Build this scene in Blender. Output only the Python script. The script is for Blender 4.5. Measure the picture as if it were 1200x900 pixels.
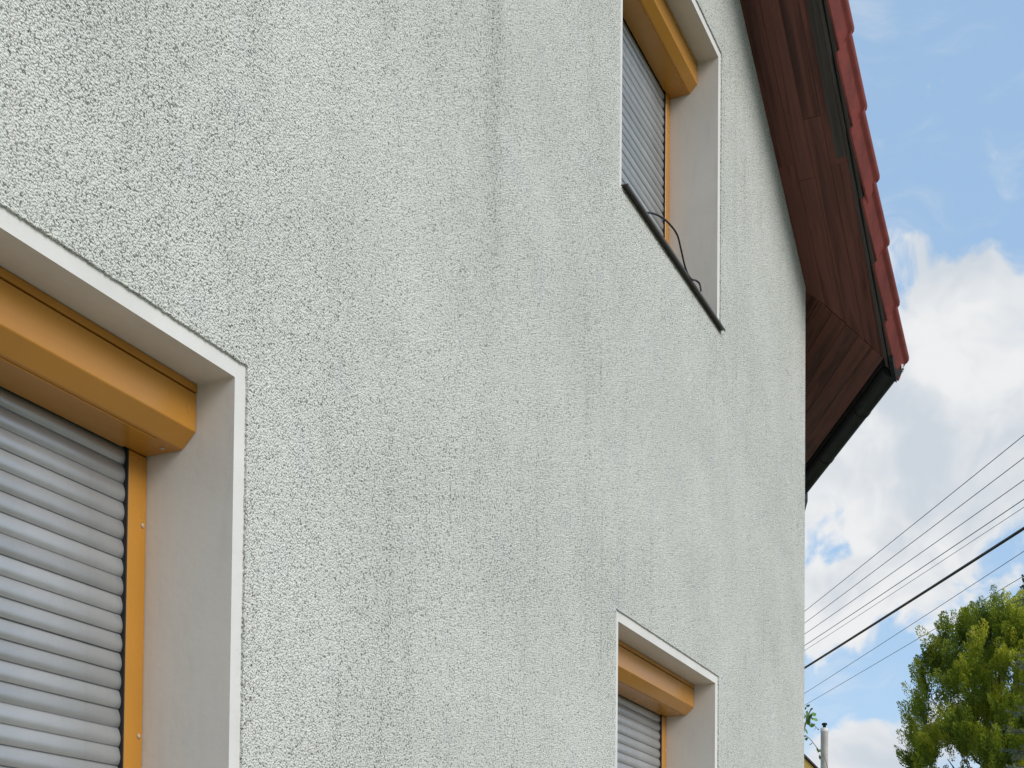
import bpy, math, random
import numpy as np
from mathutils import Vector, Matrix

for o in list(bpy.data.objects):
    bpy.data.objects.remove(o)
scn = bpy.context.scene
COL = scn.collection
RNG = random.Random(7)
NP = np.random.default_rng(7)
rad = math.radians

# ------------------------------------------------------------------ camera
F_PX, PY = 1600.0, 1063.78            # focal length and principal row, in pixels of the 1200 px wide photograph
YAW, PITCH, ROLL = 1.13798, 0.03057, 0.00954
CAM = np.array([0.0, -1.66, 1.65])
_f = np.array([math.sin(YAW) * math.cos(PITCH), math.cos(YAW) * math.cos(PITCH), math.sin(PITCH)])
_r = np.array([math.cos(YAW), -math.sin(YAW), 0.0])
_u = np.cross(_r, _f)
_r, _u = math.cos(ROLL) * _r + math.sin(ROLL) * _u, math.cos(ROLL) * _u - math.sin(ROLL) * _r


def ray(px, py):
    return _f + _r * (px - 600) / F_PX - _u * (py - PY) / F_PX


def at(px, py, depth):
    """point at a chosen distance along the view axis"""
    return CAM + ray(px, py) * depth


cd = bpy.data.cameras.new('camera')
cam = bpy.data.objects.new('camera', cd)
COL.objects.link(cam)
cd.sensor_width = 36
cd.lens = 36 * F_PX / 1200
cd.shift_y = (PY - 450) / 1200
cd.clip_start, cd.clip_end = 0.05, 3000
cam.matrix_world = Matrix(((_r[0], _u[0], -_f[0], CAM[0]), (_r[1], _u[1], -_f[1], CAM[1]),
                           (_r[2], _u[2], -_f[2], CAM[2]), (0, 0, 0, 1)))
scn.camera = cam

# ------------------------------------------------------------------ sky, sun, exposure
SUN_DIR = Vector((-0.14, -0.76, 0.57)).normalized()      # towards the sun, veiled by cloud
sun_el = math.asin(SUN_DIR.z)
sun_az = math.atan2(SUN_DIR.x, SUN_DIR.y)                 # clockwise from +Y

w = bpy.data.worlds.new('World')
scn.world = w
w.use_nodes = True
nt = w.node_tree
nt.nodes.clear()


class NB:
    """small node-building helper"""
    def __init__(s, tree): s.t = tree

    def n(s, typ, **kw):
        nd = s.t.nodes.new(typ)
        for k, v in kw.items():
            if k.startswith('i_'):
                nd.inputs[k[2:].replace('_', ' ')].default_value = v
            else:
                setattr(nd, k, v)
        return nd

    def link(s, a, b): s.t.links.new(a, b)

    def val(s, sock, v):
        if hasattr(v, 'default_value') or hasattr(v, 'is_output'):
            s.link(v, sock)
        else:
            sock.default_value = v

    def m(s, op, a, b=0.0, c=0.0, clamp=False):
        nd = s.n('ShaderNodeMath', operation=op, use_clamp=clamp)
        for i, v in enumerate((a, b, c)):
            s.val(nd.inputs[i], v)
        return nd.outputs[0]

    def vm(s, op, a, b=(0, 0, 0)):
        nd = s.n('ShaderNodeVectorMath', operation=op)
        s.val(nd.inputs[0], a)
        s.val(nd.inputs[1], b)
        return nd.outputs['Value'] if op in ('DISTANCE', 'DOT_PRODUCT', 'LENGTH') else nd.outputs[0]

    def mr(s, v, a, b, c=0.0, d=1.0, smooth=True):
        nd = s.n('ShaderNodeMapRange', interpolation_type='SMOOTHSTEP' if smooth else 'LINEAR')
        for i, q in enumerate((v, a, b, c, d)):
            s.val(nd.inputs[i], q)
        return nd.outputs[0]

    def mix(s, fac, a, b, mode='MIX'):
        nd = s.n('ShaderNodeMix', data_type='RGBA', blend_type=mode)
        s.val(nd.inputs[0], fac)
        for sock, v in ((nd.inputs[6], a), (nd.inputs[7], b)):
            if isinstance(v, tuple):
                sock.default_value = v if len(v) == 4 else v + (1,)
            else:
                s.link(v, sock)
        return nd.outputs[2]

    def noise(s, vec, scale, detail=4.0, rough=0.55, dist=0.0, out=0):
        nd = s.n('ShaderNodeTexNoise')
        s.link(vec, nd.inputs['Vector'])
        nd.inputs['Scale'].default_value = scale
        nd.inputs['Detail'].default_value = detail
        nd.inputs['Roughness'].default_value = rough
        nd.inputs['Distortion'].default_value = dist
        return nd.outputs[out]

    def map(s, vec, scale=(1, 1, 1), loc=(0, 0, 0), rot=(0, 0, 0)):
        nd = s.n('ShaderNodeMapping')
        s.link(vec, nd.inputs[0])
        nd.inputs['Scale'].default_value = scale
        nd.inputs['Location'].default_value = loc
        nd.inputs['Rotation'].default_value = rot
        return nd.outputs[0]


b = NB(nt)
sky = b.n('ShaderNodeTexSky', sky_type='NISHITA', sun_disc=False)
sky.sun_elevation = sun_el
sky.sun_rotation = sun_az
sky.altitude = 200
sky.air_density = 1.0
sky.dust_density = 1.2
sky.ozone_density = 1.0
tc = b.n('ShaderNodeTexCoord')
D = tc.outputs['Generated']
warp = b.noise(D, 9.0, 3.0, 0.5, out=1)
Dw = b.vm('ADD', D, b.vm('SCALE', b.vm('SUBTRACT', warp, (0.5, 0.5, 0.5))))
Dw.node.inputs[1].links[0].from_node.inputs['Scale'].default_value = 0.10
big = b.noise(Dw, 6.5, 5.0, 0.60)
fine = b.noise(Dw, 26.0, 5.0, 0.64)
field = b.m('ADD', b.m('MULTIPLY', big, 0.75), b.m('MULTIPLY', fine, 0.30))
# banks of cumulus (direction, angular size, weight): a sky full of broken cloud with clear gaps
BANKS = [((1150, 430), .085, .20), ((1020, 520), .065, .17), ((1190, 560), .06, .14), ((1060, 700), .062, .15),
         ((960, 700), .035, .12), ((1015, 885), .034, .10), ((1120, 640), .04, .10), ((1080, 345), .035, .11),
         ((1190, 345), .04, .10), ((1120, 140), .040, .16), ((1045, 175), .034, .15), ((1175, 105), .034, .13), ((1105, 40), .018, .10), ((1112, 252), .014, .12), ((1185, 180), .02, .09),
         ((980, 560), .05, .14), ((1000, 690), .05, .10), ((955, 500), .03, .08),
         ((1090, 90), .10, -.08), ((1130, 225), .07, -.12), ((968, 635), .026, -.26), ((1190, 640), .026, -.14),
         ((1010, 805), .040, -.14), ((1090, 790), .03, -.06), ((1150, 20), .07, -.07)]
acc = field
for (px, py), size, wt in BANKS:
    d = ray(px, py)
    d = d / np.linalg.norm(d)
    dist = b.vm('DISTANCE', Dw, tuple(d))
    acc = b.m('ADD', acc, b.m('MULTIPLY', b.mr(dist, 0.0, size * 1.6, 1.0, 0.0), wt))
mask = b.mr(acc, 0.52, 0.645)
wisp = b.noise(b.map(Dw, (4, 4, 16)), 2.2, 5.0, 0.60)
wmask = b.m('MULTIPLY', b.mr(wisp, 0.45, 0.80), 0.45)
mask = b.m('MAXIMUM', mask, wmask)
shade = b.mr(b.noise(b.vm('ADD', Dw, (0.0, 0.0, 0.03)), 11.0, 4.0, 0.55), 0.36, 0.62)
cloud_c = b.mix(shade, (3.75, 4.1, 4.5), (5.3, 5.35, 5.4))
skyc = b.mix(1.0, sky.outputs[0], (0.865, 0.766, 0.704), 'MULTIPLY')
skyc = b.mix(0.45, skyc, (3.47, 5.47, 7.93))   # thin high veil over the blue
col = b.mix(mask, skyc, cloud_c)
bg = b.n('ShaderNodeBackground')
b.link(col, bg.inputs['Color'])
bg.inputs['Strength'].default_value = 0.10
wo = b.n('ShaderNodeOutputWorld')
b.link(bg.outputs[0], wo.inputs['Surface'])

sd = bpy.data.lights.new('sun', 'SUN')
sd.energy = 1.42
sd.angle = rad(36)
sd.color = (1.0, 0.945, 0.86)
sun = bpy.data.objects.new('sun', sd)
COL.objects.link(sun)
sun.rotation_euler = SUN_DIR.to_track_quat('Z', 'Y').to_euler()

vs = scn.view_settings
vs.view_transform = 'Standard'
vs.look = 'None'
vs.exposure = 0.7
vs.gamma = 1.0
vs.use_curve_mapping = False
scn.cycles.max_bounces = 6
scn.cycles.diffuse_bounces = 3
scn.cycles.glossy_bounces = 3
scn.cycles.transparent_max_bounces = 4

# ------------------------------------------------------------------ helpers
def obj(name, verts, faces, mat=None, parent=None, smooth=False, me=None, loc=None):
    if me is None:
        me = bpy.data.meshes.new(name)
        me.from_pydata([tuple(v) for v in verts], [], [tuple(f) for f in faces])
        me.update()
        if mat:
            for q in (mat if isinstance(mat, list) else [mat]):
                me.materials.append(q)
        if smooth:
            me.shade_smooth()
    o = bpy.data.objects.new(name, me)
    COL.objects.link(o)
    if loc is not None:
        o.location = loc
    if parent is not None:
        setparent(o, parent)
    return o


def setparent(o, p):
    o.parent = p
    m = Matrix.Identity(4)
    q = p
    chain = []
    while q is not None:
        chain.append(q)
        q = q.parent
    for q in reversed(chain):
        m = m @ q.matrix_parent_inverse @ q.matrix_basis
    o.matrix_parent_inverse = m.inverted()


def empty(name, loc):
    o = bpy.data.objects.new(name, None)
    COL.objects.link(o)
    o.location = loc
    o.empty_display_size = 0.2
    return o


def tag(o, label=None, cat=None, group=None, kind=None):
    for k, v in (('label', label), ('category', cat), ('group', group), ('kind', kind)):
        if v:
            o[k] = v
    return o


class MB:
    """collects shapes into one mesh"""
    def __init__(s): s.v, s.f = [], []

    def add(s, vs_, fs):
        k = len(s.v)
        s.v += [tuple(q) for q in vs_]
        s.f += [tuple(i + k for i in f) for f in fs]
        return s

    def box(s, a, c):
        (x0, y0, z0), (x1, y1, z1) = a, c
        return s.add([(x0, y0, z0), (x1, y0, z0), (x1, y1, z0), (x0, y1, z0), (x0, y0, z1), (x1, y0, z1), (x1, y1, z1), (x0, y1, z1)],
                     [(0, 3, 2, 1), (4, 5, 6, 7), (0, 1, 5, 4), (1, 2, 6, 5), (2, 3, 7, 6), (3, 0, 4, 7)])

    def hexa(s, bot, top):
        """8 corner solid: two rings of four"""
        return s.add(list(bot) + list(top), [(0, 3, 2, 1), (4, 5, 6, 7), (0, 1, 5, 4), (1, 2, 6, 5), (2, 3, 7, 6), (3, 0, 4, 7)])

    def prism(s, ring0, ring1):
        n = len(ring0)
        return s.add(list(ring0) + list(ring1), [tuple(range(n))[::-1], tuple(range(n, 2 * n))] +
                     [(i, (i + 1) % n, n + (i + 1) % n, n + i) for i in range(n)])

    def tube(s, pts, r, n=8, cap=True):
        pts = [Vector(p) for p in pts]
        rs = r if isinstance(r, (list, tuple)) else [r] * len(pts)
        vsx, fs = [], []
        prev = None
        for i, p in enumerate(pts):
            d = (pts[min(i + 1, len(pts) - 1)] - pts[max(i - 1, 0)]).normalized()
            if prev is None:
                a = d.orthogonal().normalized()
            else:
                a = (prev - d * prev.dot(d)).normalized()
            prev = a
            c = d.cross(a)
            for k in range(n):
                t = 2 * math.pi * k / n
                vsx.append(p + (a * math.cos(t) + c * math.sin(t)) * rs[i])
        for i in range(len(pts) - 1):
            for k in range(n):
                fs.append((i * n + k, i * n + (k + 1) % n, (i + 1) * n + (k + 1) % n, (i + 1) * n + k))
        if cap:
            fs.append(tuple(range(n))[::-1])
            fs.append(tuple(range((len(pts) - 1) * n, len(pts) * n)))
        return s.add(vsx, fs)

    def lathe(s, c, prof, n=16):
        """prof: list of (radius, z)"""
        vsx, fs = [], []
        for rr, z in prof:
            for k in range(n):
                t = 2 * math.pi * k / n
                vsx.append((c[0] + rr * math.cos(t), c[1] + rr * math.sin(t), c[2] + z))
        for i in range(len(prof) - 1):
            for k in range(n):
                fs.append((i * n + k, i * n + (k + 1) % n, (i + 1) * n + (k + 1) % n, (i + 1) * n + k))
        fs.append(tuple(range(n))[::-1])
        fs.append(tuple(range((len(prof) - 1) * n, len(prof) * n)))
        return s.add(vsx, fs)

    def build(s, name, mat, parent=None, smooth=False):
        return obj(name, s.v, s.f, mat, parent, smooth)


# ------------------------------------------------------------------ materials
def newmat(name):
    m = bpy.data.materials.new(name)
    m.use_nodes = True
    t = m.node_tree
    t.nodes.clear()
    q = NB(t)
    bs = q.n('ShaderNodeBsdfPrincipled')
    out = q.n('ShaderNodeOutputMaterial')
    q.link(bs.outputs[0], out.inputs['Surface'])
    co = q.n('ShaderNodeTexCoord').outputs['Object']
    return m, q, bs, co


def bump(q, bs, h, dist, strength=1.0):
    bp = q.n('ShaderNodeBump')
    bp.inputs['Strength'].default_value = strength
    bp.inputs['Distance'].default_value = dist
    q.link(h, bp.inputs['Height'])
    q.link(bp.outputs[0], bs.inputs['Normal'])


def simple(name, c, rough=0.5, metal=0.0, var=0.12, nscale=6.0, bscale=0, bdist=0.001, spec=0.5, dirt=None, rnd=0.0):
    m, q, bs, co = newmat(name)
    n = q.noise(co, nscale, 5.0, 0.6)
    lo = tuple(x * (1 - var) for x in c)
    hi = tuple(min(1, x * (1 + var)) for x in c)
    cc = q.mix(q.mr(n, 0.3, 0.7), lo, hi)
    if dirt:
        n2 = q.noise(q.map(co, (6, 6, 1.0)), 5.0, 6.0, 0.65)
        cc = q.mix(q.m('MULTIPLY', q.mr(n2, 0.48, 0.75), dirt), cc, tuple(x * 0.35 for x in c))
    if rnd:
        cc = q.mix(1.0, cc, q.mr(q.n('ShaderNodeObjectInfo').outputs['Random'], 0, 1, 1 - rnd, 1 + rnd, False), 'MULTIPLY')
    q.link(cc, bs.inputs['Base Color'])
    q.link(q.mr(n, 0.2, 0.8, max(0, rough - 0.08), min(1, rough + 0.08)), bs.inputs['Roughness'])
    bs.inputs['Metallic'].default_value = metal
    bs.inputs['Specular IOR Level'].default_value = spec
    if bscale:
        bump(q, bs, q.noise(co, bscale, 3.0, 0.6), bdist)
    return m


# grime runs: x on the wall, half width, amount, bottom and top height
RUNS = ((3.42, .040, .62, 3.35, 6.2), (2.80, .022, .40, 3.6, 5.2), (2.29, .035, .55, 3.2, 4.3), (1.75, .18, .50, 3.0, 4.4))


def plaster_material():
    m, q, bs, co = newmat('scraped_plaster')
    wob = q.vm('ADD', co, q.vm('SCALE', q.noise(co, 120.0, 2.0, 0.5, out=1)))
    wob.node.inputs[1].links[0].from_node.inputs['Scale'].default_value = 0.006
    v1 = q.n('ShaderNodeTexVoronoi', feature='F1')
    q.link(wob, v1.inputs['Vector'])
    v1.inputs['Scale'].default_value = 205.0
    n1 = q.noise(wob, 160.0, 3.0, 0.60)
    n2 = q.noise(co, 330.0, 1.0, 0.6)
    grain = q.mr(v1.outputs['Distance'], 0.05, 0.75, 1.0, 0.0)
    h = q.m('ADD', q.m('MULTIPLY', grain, 0.70), q.m('ADD', q.m('MULTIPLY', n1, 0.60), q.m('MULTIPLY', n2, 0.22)))
    # pits hold grime, and their recess shade is painted into the same dark colour
    weather = q.noise(co, 1.3, 3.0, 0.6)
    streak = q.noise(q.map(co, (9.0, 9.0, 0.55)), 1.0, 4.0, 0.62)
    thin = q.noise(q.map(co, (46.0, 46.0, 1.6)), 1.0, 4.0, 0.6, 0.3)
    run = None
    sx = q.n('ShaderNodeSeparateXYZ')
    off = q.n('ShaderNodeVectorMath', operation='MULTIPLY_ADD')
    q.link(q.noise(q.map(co, (2, 2, 3)), 3.0, 3.0, 0.6, out=1), off.inputs[0])
    off.inputs[1].default_value = (0.10, 0.10, 0.10)
    q.link(co, off.inputs[2])
    q.link(off.outputs[0], sx.inputs[0])
    for x0, wd, amt, z0, z1 in RUNS:
        g = q.mr(q.m('ABSOLUTE', q.m('SUBTRACT', sx.outputs[0], x0 + .05)), 0.0, wd * 2.2, amt, 0.0)
        g = q.m('MULTIPLY', g, q.m('MULTIPLY', q.mr(sx.outputs[2], z0, z0 + .5), q.mr(sx.outputs[2], z1 - .4, z1 + .3, 1.0, 0.0)))
        run = g if run is None else q.m('MAXIMUM', run, g)
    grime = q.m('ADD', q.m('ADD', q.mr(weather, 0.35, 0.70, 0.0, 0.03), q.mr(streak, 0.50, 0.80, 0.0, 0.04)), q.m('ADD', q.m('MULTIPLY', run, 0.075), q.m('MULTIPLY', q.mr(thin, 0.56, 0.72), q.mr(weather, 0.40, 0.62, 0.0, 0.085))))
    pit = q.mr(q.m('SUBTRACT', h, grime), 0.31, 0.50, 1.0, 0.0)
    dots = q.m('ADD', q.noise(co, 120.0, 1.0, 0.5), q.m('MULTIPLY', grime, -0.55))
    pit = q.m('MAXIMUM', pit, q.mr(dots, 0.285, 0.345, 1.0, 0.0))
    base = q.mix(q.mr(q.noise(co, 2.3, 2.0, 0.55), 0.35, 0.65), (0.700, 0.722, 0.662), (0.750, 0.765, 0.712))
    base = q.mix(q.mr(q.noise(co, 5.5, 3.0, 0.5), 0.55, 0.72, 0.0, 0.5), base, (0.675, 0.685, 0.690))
    dirt_shade_c = q.mix(q.mr(q.noise(co, 14.0, 2.0, 0.5), 0.4, 0.6), (0.075, 0.080, 0.068), (0.12, 0.118, 0.108))
    cc = q.mix(q.m('MULTIPLY', pit, 0.9), base, dirt_shade_c)
    cc = q.mix(q.m('MULTIPLY', q.m('ADD', run, q.mr(streak, 0.5, 0.8, 0.0, 0.40)), 0.08), cc, (0.30, 0.31, 0.28))
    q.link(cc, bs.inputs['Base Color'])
    bs.inputs['Roughness'].default_value = 0.92
    bs.inputs['Specular IOR Level'].default_value = 0.2
    bump(q, bs, h, 0.0041, 1.0)
    return m


def smooth_render_material():
    m, q, bs, co = newmat('smooth_white_render')
    n = q.noise(co, 4.0, 6.0, 0.6)
    st = q.noise(q.map(co, (14, 14, 1.2)), 2.0, 5.0, 0.6)
    cc = q.mix(q.mr(n, 0.3, 0.7), (0.66, 0.655, 0.63), (0.73, 0.725, 0.70))
    cc = q.mix(q.mr(st, 0.55, 0.8, 0.0, 0.25), cc, (0.48, 0.47, 0.43))
    sp = q.noise(co, 160.0, 2.0, 0.5)
    cc = q.mix(q.mr(sp, 0.68, 0.76, 0.0, 0.25), cc, (0.40, 0.39, 0.36))
    q.link(cc, bs.inputs['Base Color'])
    bs.inputs['Roughness'].default_value = 0.8
    bs.inputs['Specular IOR Level'].default_value = 0.3
    bump(q, bs, q.m('ADD', q.noise(co, 70.0, 4.0, 0.6), q.noise(co, 9.0, 3.0, 0.5)), 0.0006, 0.6)
    return m


def wood_material(name, c0, c1, axis, grey=0.0):
    """boards whose grain runs along `axis`; every board differs a little"""
    m, q, bs, co = newmat(name)
    ax = Vector(axis).normalized()
    rot = ax.rotation_difference(Vector((0, 0, 1))).to_euler()
    inf = q.n('ShaderNodeObjectInfo')
    p = q.map(co, (1, 1, 1), rot=tuple(rot))
    p = q.vm('ADD', p, q.vm('SCALE', (3.1, 1.7, 5.3)))
    q.link(inf.outputs['Random'], p.node.inputs[1].links[0].from_node.inputs['Scale'])
    g = q.noise(q.map(p, (55, 55, 2.2)), 1.0, 6.0, 0.62, 0.4)
    g2 = q.noise(q.map(p, (14, 14, 0.9)), 1.0, 4.0, 0.6, 0.8)
    cc = q.mix(q.mr(g, 0.32, 0.68), c0, c1)
    cc = q.mix(q.mr(g2, 0.44, 0.70, 0.0, 0.85), cc, tuple(x * 0.32 for x in c0))
    cc = q.mix(1.0, cc, q.mr(inf.outputs['Random'], 0, 1, 0.90, 1.10, False), 'MULTIPLY')
    if grey:
        cc = q.mix(q.mr(g2, 0.40, 0.62, 0.0, grey), cc, (0.135, 0.122, 0.118))
    q.link(cc, bs.inputs['Base Color'])
    q.link(q.mr(g, 0.3, 0.7, 0.48, 0.7), bs.inputs['Roughness'])
    bs.inputs['Specular IOR Level'].default_value = 0.35
    bump(q, bs, g, 0.0015, 0.7)
    return m


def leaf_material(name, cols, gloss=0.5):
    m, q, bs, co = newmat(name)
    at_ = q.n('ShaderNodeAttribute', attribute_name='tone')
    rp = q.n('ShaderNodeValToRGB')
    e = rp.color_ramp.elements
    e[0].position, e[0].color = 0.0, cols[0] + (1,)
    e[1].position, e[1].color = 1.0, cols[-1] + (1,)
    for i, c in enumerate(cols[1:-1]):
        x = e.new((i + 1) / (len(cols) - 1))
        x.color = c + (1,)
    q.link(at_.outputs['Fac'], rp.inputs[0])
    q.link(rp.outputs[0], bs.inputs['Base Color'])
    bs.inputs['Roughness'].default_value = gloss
    bs.inputs['Specular IOR Level'].default_value = 0.35
    tr = q.n('ShaderNodeBsdfTranslucent')
    q.link(rp.outputs[0], tr.inputs[0])
    mx = q.n('ShaderNodeMixShader')
    mx.inputs[0].default_value = 0.22
    q.link(bs.outputs[0], mx.inputs[1])
    q.link(tr.outputs[0], mx.inputs[2])
    for nd in q.t.nodes:
        if nd.type == 'OUTPUT_MATERIAL':
            q.link(mx.outputs[0], nd.inputs['Surface'])
    return m


RK = np.array([0.88082529, 0.0, -0.47344146])        # down the verge
EV = np.array([0.88781539, 0.46019978, 0.0])         # along the eave
M = {}
M['plaster'] = plaster_material()
M['render'] = smooth_render_material()
M['reveal'] = simple('reveal_render_warm_bounce', (0.70, 0.66, 0.60), 0.75, var=0.05, nscale=2.5, bscale=50, bdist=0.0005, spec=0.3, dirt=0.10)  # same white paint as the border, warm bounce light put into its colour
M['ochre'] = simple('ochre_powder_coat', (0.50, 0.225, 0.030), 0.24, var=0.04, nscale=3.0, bscale=25, bdist=0.0002, spec=0.5, dirt=0.03)
M['slat'] = simple('grey_aluminium_slat', (0.42, 0.432, 0.44), 0.38, metal=0.55, rnd=0.10, var=0.06, nscale=5.0, dirt=0.12)
M['black'] = simple('black_rubber', (0.012, 0.012, 0.013), 0.7)
M['cap'] = simple('pale_plastic_cap', (0.50, 0.36, 0.24), 0.45)
M['sill'] = simple('dark_brown_sill_metal', (0.055, 0.042, 0.034), 0.42, dirt=0.3)
M['rake_wood'] = wood_material('red_brown_stained_boards', (0.146, 0.048, 0.038), (0.200, 0.070, 0.054), RK)
M['eave_wood'] = wood_material('red_brown_stained_eave_boards', (0.142, 0.045, 0.036), (0.196, 0.066, 0.052), EV)
M['barge'] = wood_material('weathered_barge_board', (0.035, 0.028, 0.026), (0.075, 0.065, 0.060), RK, grey=0.45)
M['tile'] = simple('red_clay_tile', (0.225, 0.042, 0.034), 0.6, var=0.18, nscale=9.0, bscale=60, bdist=0.0008, dirt=0.5, rnd=0.15)
M['gutter'] = simple('dark_gutter_metal', (0.012, 0.014, 0.016), 0.55, metal=0.0, spec=0.25, dirt=0.2)
M['zinc'] = simple('bare_zinc', (0.50, 0.50, 0.50), 0.4, metal=0.6)
M['roof'] = simple('roof_underlay', (0.05, 0.04, 0.035), 0.8)
M['cable'] = simple('black_cable', (0.010, 0.010, 0.012), 0.5)
M['wire'] = simple('weathered_wire', (0.15, 0.15, 0.16), 0.55)
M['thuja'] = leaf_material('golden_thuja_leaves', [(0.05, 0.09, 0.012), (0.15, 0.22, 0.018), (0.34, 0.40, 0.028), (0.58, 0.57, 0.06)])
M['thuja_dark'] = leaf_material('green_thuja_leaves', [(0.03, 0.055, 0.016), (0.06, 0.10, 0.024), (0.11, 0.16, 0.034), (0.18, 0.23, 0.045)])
M['needle'] = leaf_material('grey_green_needles', [(0.06, 0.09, 0.055), (0.12, 0.16, 0.11), (0.22, 0.26, 0.19), (0.36, 0.38, 0.28)])
M['leaf'] = leaf_material('fresh_leaves', [(0.03, 0.08, 0.02), (0.07, 0.18, 0.03), (0.15, 0.34, 0.05), (0.28, 0.50, 0.10)])
M['bark'] = simple('tree_bark', (0.075, 0.050, 0.036), 0.85, var=0.4, nscale=20, bscale=40, bdist=0.004)
M['twig'] = simple('pale_twig', (0.30, 0.22, 0.17), 0.7)
M['pole'] = simple('pale_painted_steel', (0.70, 0.64, 0.60), 0.5, dirt=0.2)
M['yellow'] = simple('yellow_house_paint', (0.58, 0.37, 0.09), 0.85, bscale=60, bdist=0.002)
M['pole_wood'] = simple('tarred_pole_wood', (0.10, 0.07, 0.05), 0.85, var=0.3, bscale=30, bdist=0.003)
M['ceramic'] = simple('brown_ceramic', (0.12, 0.05, 0.03), 0.25)
M['glass'] = simple('dark_window_glass', (0.03, 0.035, 0.04), 0.08)
M['white'] = simple('white_paint', (0.72, 0.72, 0.70), 0.5)
M['grass'] = simple('short_grass', (0.075, 0.115, 0.035), 0.9, var=0.35, nscale=3.0, bscale=90, bdist=0.02)
M['asphalt'] = simple('asphalt', (0.055, 0.055, 0.057), 0.9, var=0.2, nscale=8, bscale=200, bdist=0.004)
M['paving'] = simple('concrete_paving', (0.40, 0.35, 0.28), 0.85, var=0.15, nscale=5, bscale=150, bdist=0.002)

# ------------------------------------------------------------------ ground
g = 600
tag(obj('ground', [(-g, -g, 0), (g, -g, 0), (g, g, 0), (-g, g, 0)], [(0, 1, 2, 3)], M['grass']), kind='structure')
pv = MB().box((-3.2, -2.9, -0.05), (8.6, -0.012, 0.02)).build('path', M['paving'])
tag(pv, kind='structure')
# street beyond, parallel to the overhead lines
WD = np.array([0.868, 0.497, 0.0])
WN = np.array([0.497, -0.868, 0.0])
rb = np.array([16.2, -0.47, 0.0]) + WN * 3.4
q4 = [rb - WD * 60 - WN * 2.6, rb + WD * 160 - WN * 2.6, rb + WD * 160 + WN * 2.6, rb - WD * 60 + WN * 2.6]
tag(obj('road', [(p[0], p[1], 0.004) for p in q4], [(0, 1, 2, 3)], M['asphalt']), kind='structure')

# ------------------------------------------------------------------ the house
XC, ZC = 7.34591, 5.28623                  # corner of the gable wall and height where the verge meets it
TANR = 0.5375
XRIDGE = 2.62
ZRIDGE = ZC + (XC - XRIDGE) * TANR
XLEFT = 2 * XRIDGE - XC
PC = np.array([XC, 0.0, ZC])


def ztop(x):
    return ZRIDGE - abs(x - XRIDGE) * TANR


house = empty('house', (2.62, 0, 0))
tag(house, 'rough pale plastered house gable with ochre roller shutters and red tiled verge', 'house')

TRIM = 0.0356
WINS = [dict(x0=1.008, x1=2.2776, z0=1.46, z1=2.8404, label='window with closed grey shutter under a broad ochre box, whole width close up'),
        dict(x0=4.4365, x1=5.7056, z0=4.338, z1=5.590, label='upper storey window under the verge with dark sill'),
        dict(x0=4.4365, x1=5.7056, z0=1.46, z1=2.8404, label='lower window below the upper one, closed grey shutter')]

# gable wall: plaster sheet with three openings whose edges are ragged
mb = MB()
PADW = 0.06


def quad_piece(xa, xb, zlo, zhi):
    za, zb = (zhi if zhi is not None else ztop(xa)), (zhi if zhi is not None else ztop(xb))
    mb.add([(xa, 0, zlo), (xb, 0, zlo), (xb, 0, zb), (xa, 0, za)], [(0, 1, 2, 3)])


w1, w2, w3 = WINS
p = PADW
quad_piece(XLEFT, w1['x0'] - p, 0, None)
quad_piece(w1['x0'] - p, w1['x1'] + p, 0, w1['z0'] - p)
quad_piece(w1['x0'] - p, w1['x1'] + p, w1['z1'] + p, None)
quad_piece(w1['x1'] + p, XRIDGE, 0, None)
quad_piece(XRIDGE, w2['x0'] - p, 0, None)
quad_piece(w2['x0'] - p, w2['x1'] + p, 0, w3['z0'] - p)
quad_piece(w2['x0'] - p, w2['x1'] + p, w3['z1'] + p, w2['z0'] - p)
quad_piece(w2['x0'] - p, w2['x1'] + p, w2['z1'] + p, None)
quad_piece(w2['x1'] + p, XC, 0, None)
for wn in WINS:
    x0, x1, z0, z1 = wn['x0'], wn['x1'], wn['z0'], wn['z1']
    outer, inner = [], []
    N = 260
    cs = [(x0, z0), (x1, z0), (x1, z1), (x0, z1)]
    co_ = [(x0 - p, z0 - p), (x1 + p, z0 - p), (x1 + p, z1 + p), (x0 - p, z1 + p)]
    for k in range(4):
        (ax, az), (bx, bz) = cs[k], cs[(k + 1) % 4]
        (oax, oaz), (obx, obz) = co_[k], co_[(k + 1) % 4]
        for i in range(N):
            t = i / N
            j = RNG.gauss(0, 0.0009) - 0.0004
            px_, pz_ = ax + (bx - ax) * t, az + (bz - az) * t
            px_ += (-j if k == 1 else j if k == 3 else 0)
            pz_ += (-j if k == 2 else j if k == 0 else 0)
            inner.append((px_, 0, pz_))
            outer.append((oax + (obx - oax) * t, 0, oaz + (obz - oaz) * t))
    n4 = 4 * N
    back = [(x, 0.016, z) for x, _, z in inner]
    mb.add(outer + inner + back, [(i, (i + 1) % n4, n4 + (i + 1) % n4, n4 + i) for i in range(n4)] +
           [(n4 + i, n4 + (i + 1) % n4, 2 * n4 + (i + 1) % n4, 2 * n4 + i) for i in range(n4)])
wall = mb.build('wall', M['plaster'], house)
# the other walls of the house
BK = PC + EV * 7.0
mb = MB()
mb.add([(XC, 0, 0), (BK[0], BK[1], 0), (BK[0], BK[1], ZC), (XC, 0, ZC)], [(0, 1, 2, 3)])
mb.build('side_wall', M['plaster'], house)
mb = MB()
mb.add([(XLEFT, 0, 0), (XLEFT, 7, 0), (XLEFT, 7, ZC), (XLEFT, 0, ZC)], [(3, 2, 1, 0)])
mb.build('side_wall', M['plaster'], house)
mb = MB()
mb.add([(XLEFT, 7, 0), (BK[0], BK[1], 0), (BK[0], BK[1], ZC), (XRIDGE + 6, 5.5, ZRIDGE - 1.5), (XLEFT, 7, ZC)], [(0, 4, 3, 2, 1)])
mb.build('back_wall', M['plaster'], house)

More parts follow.
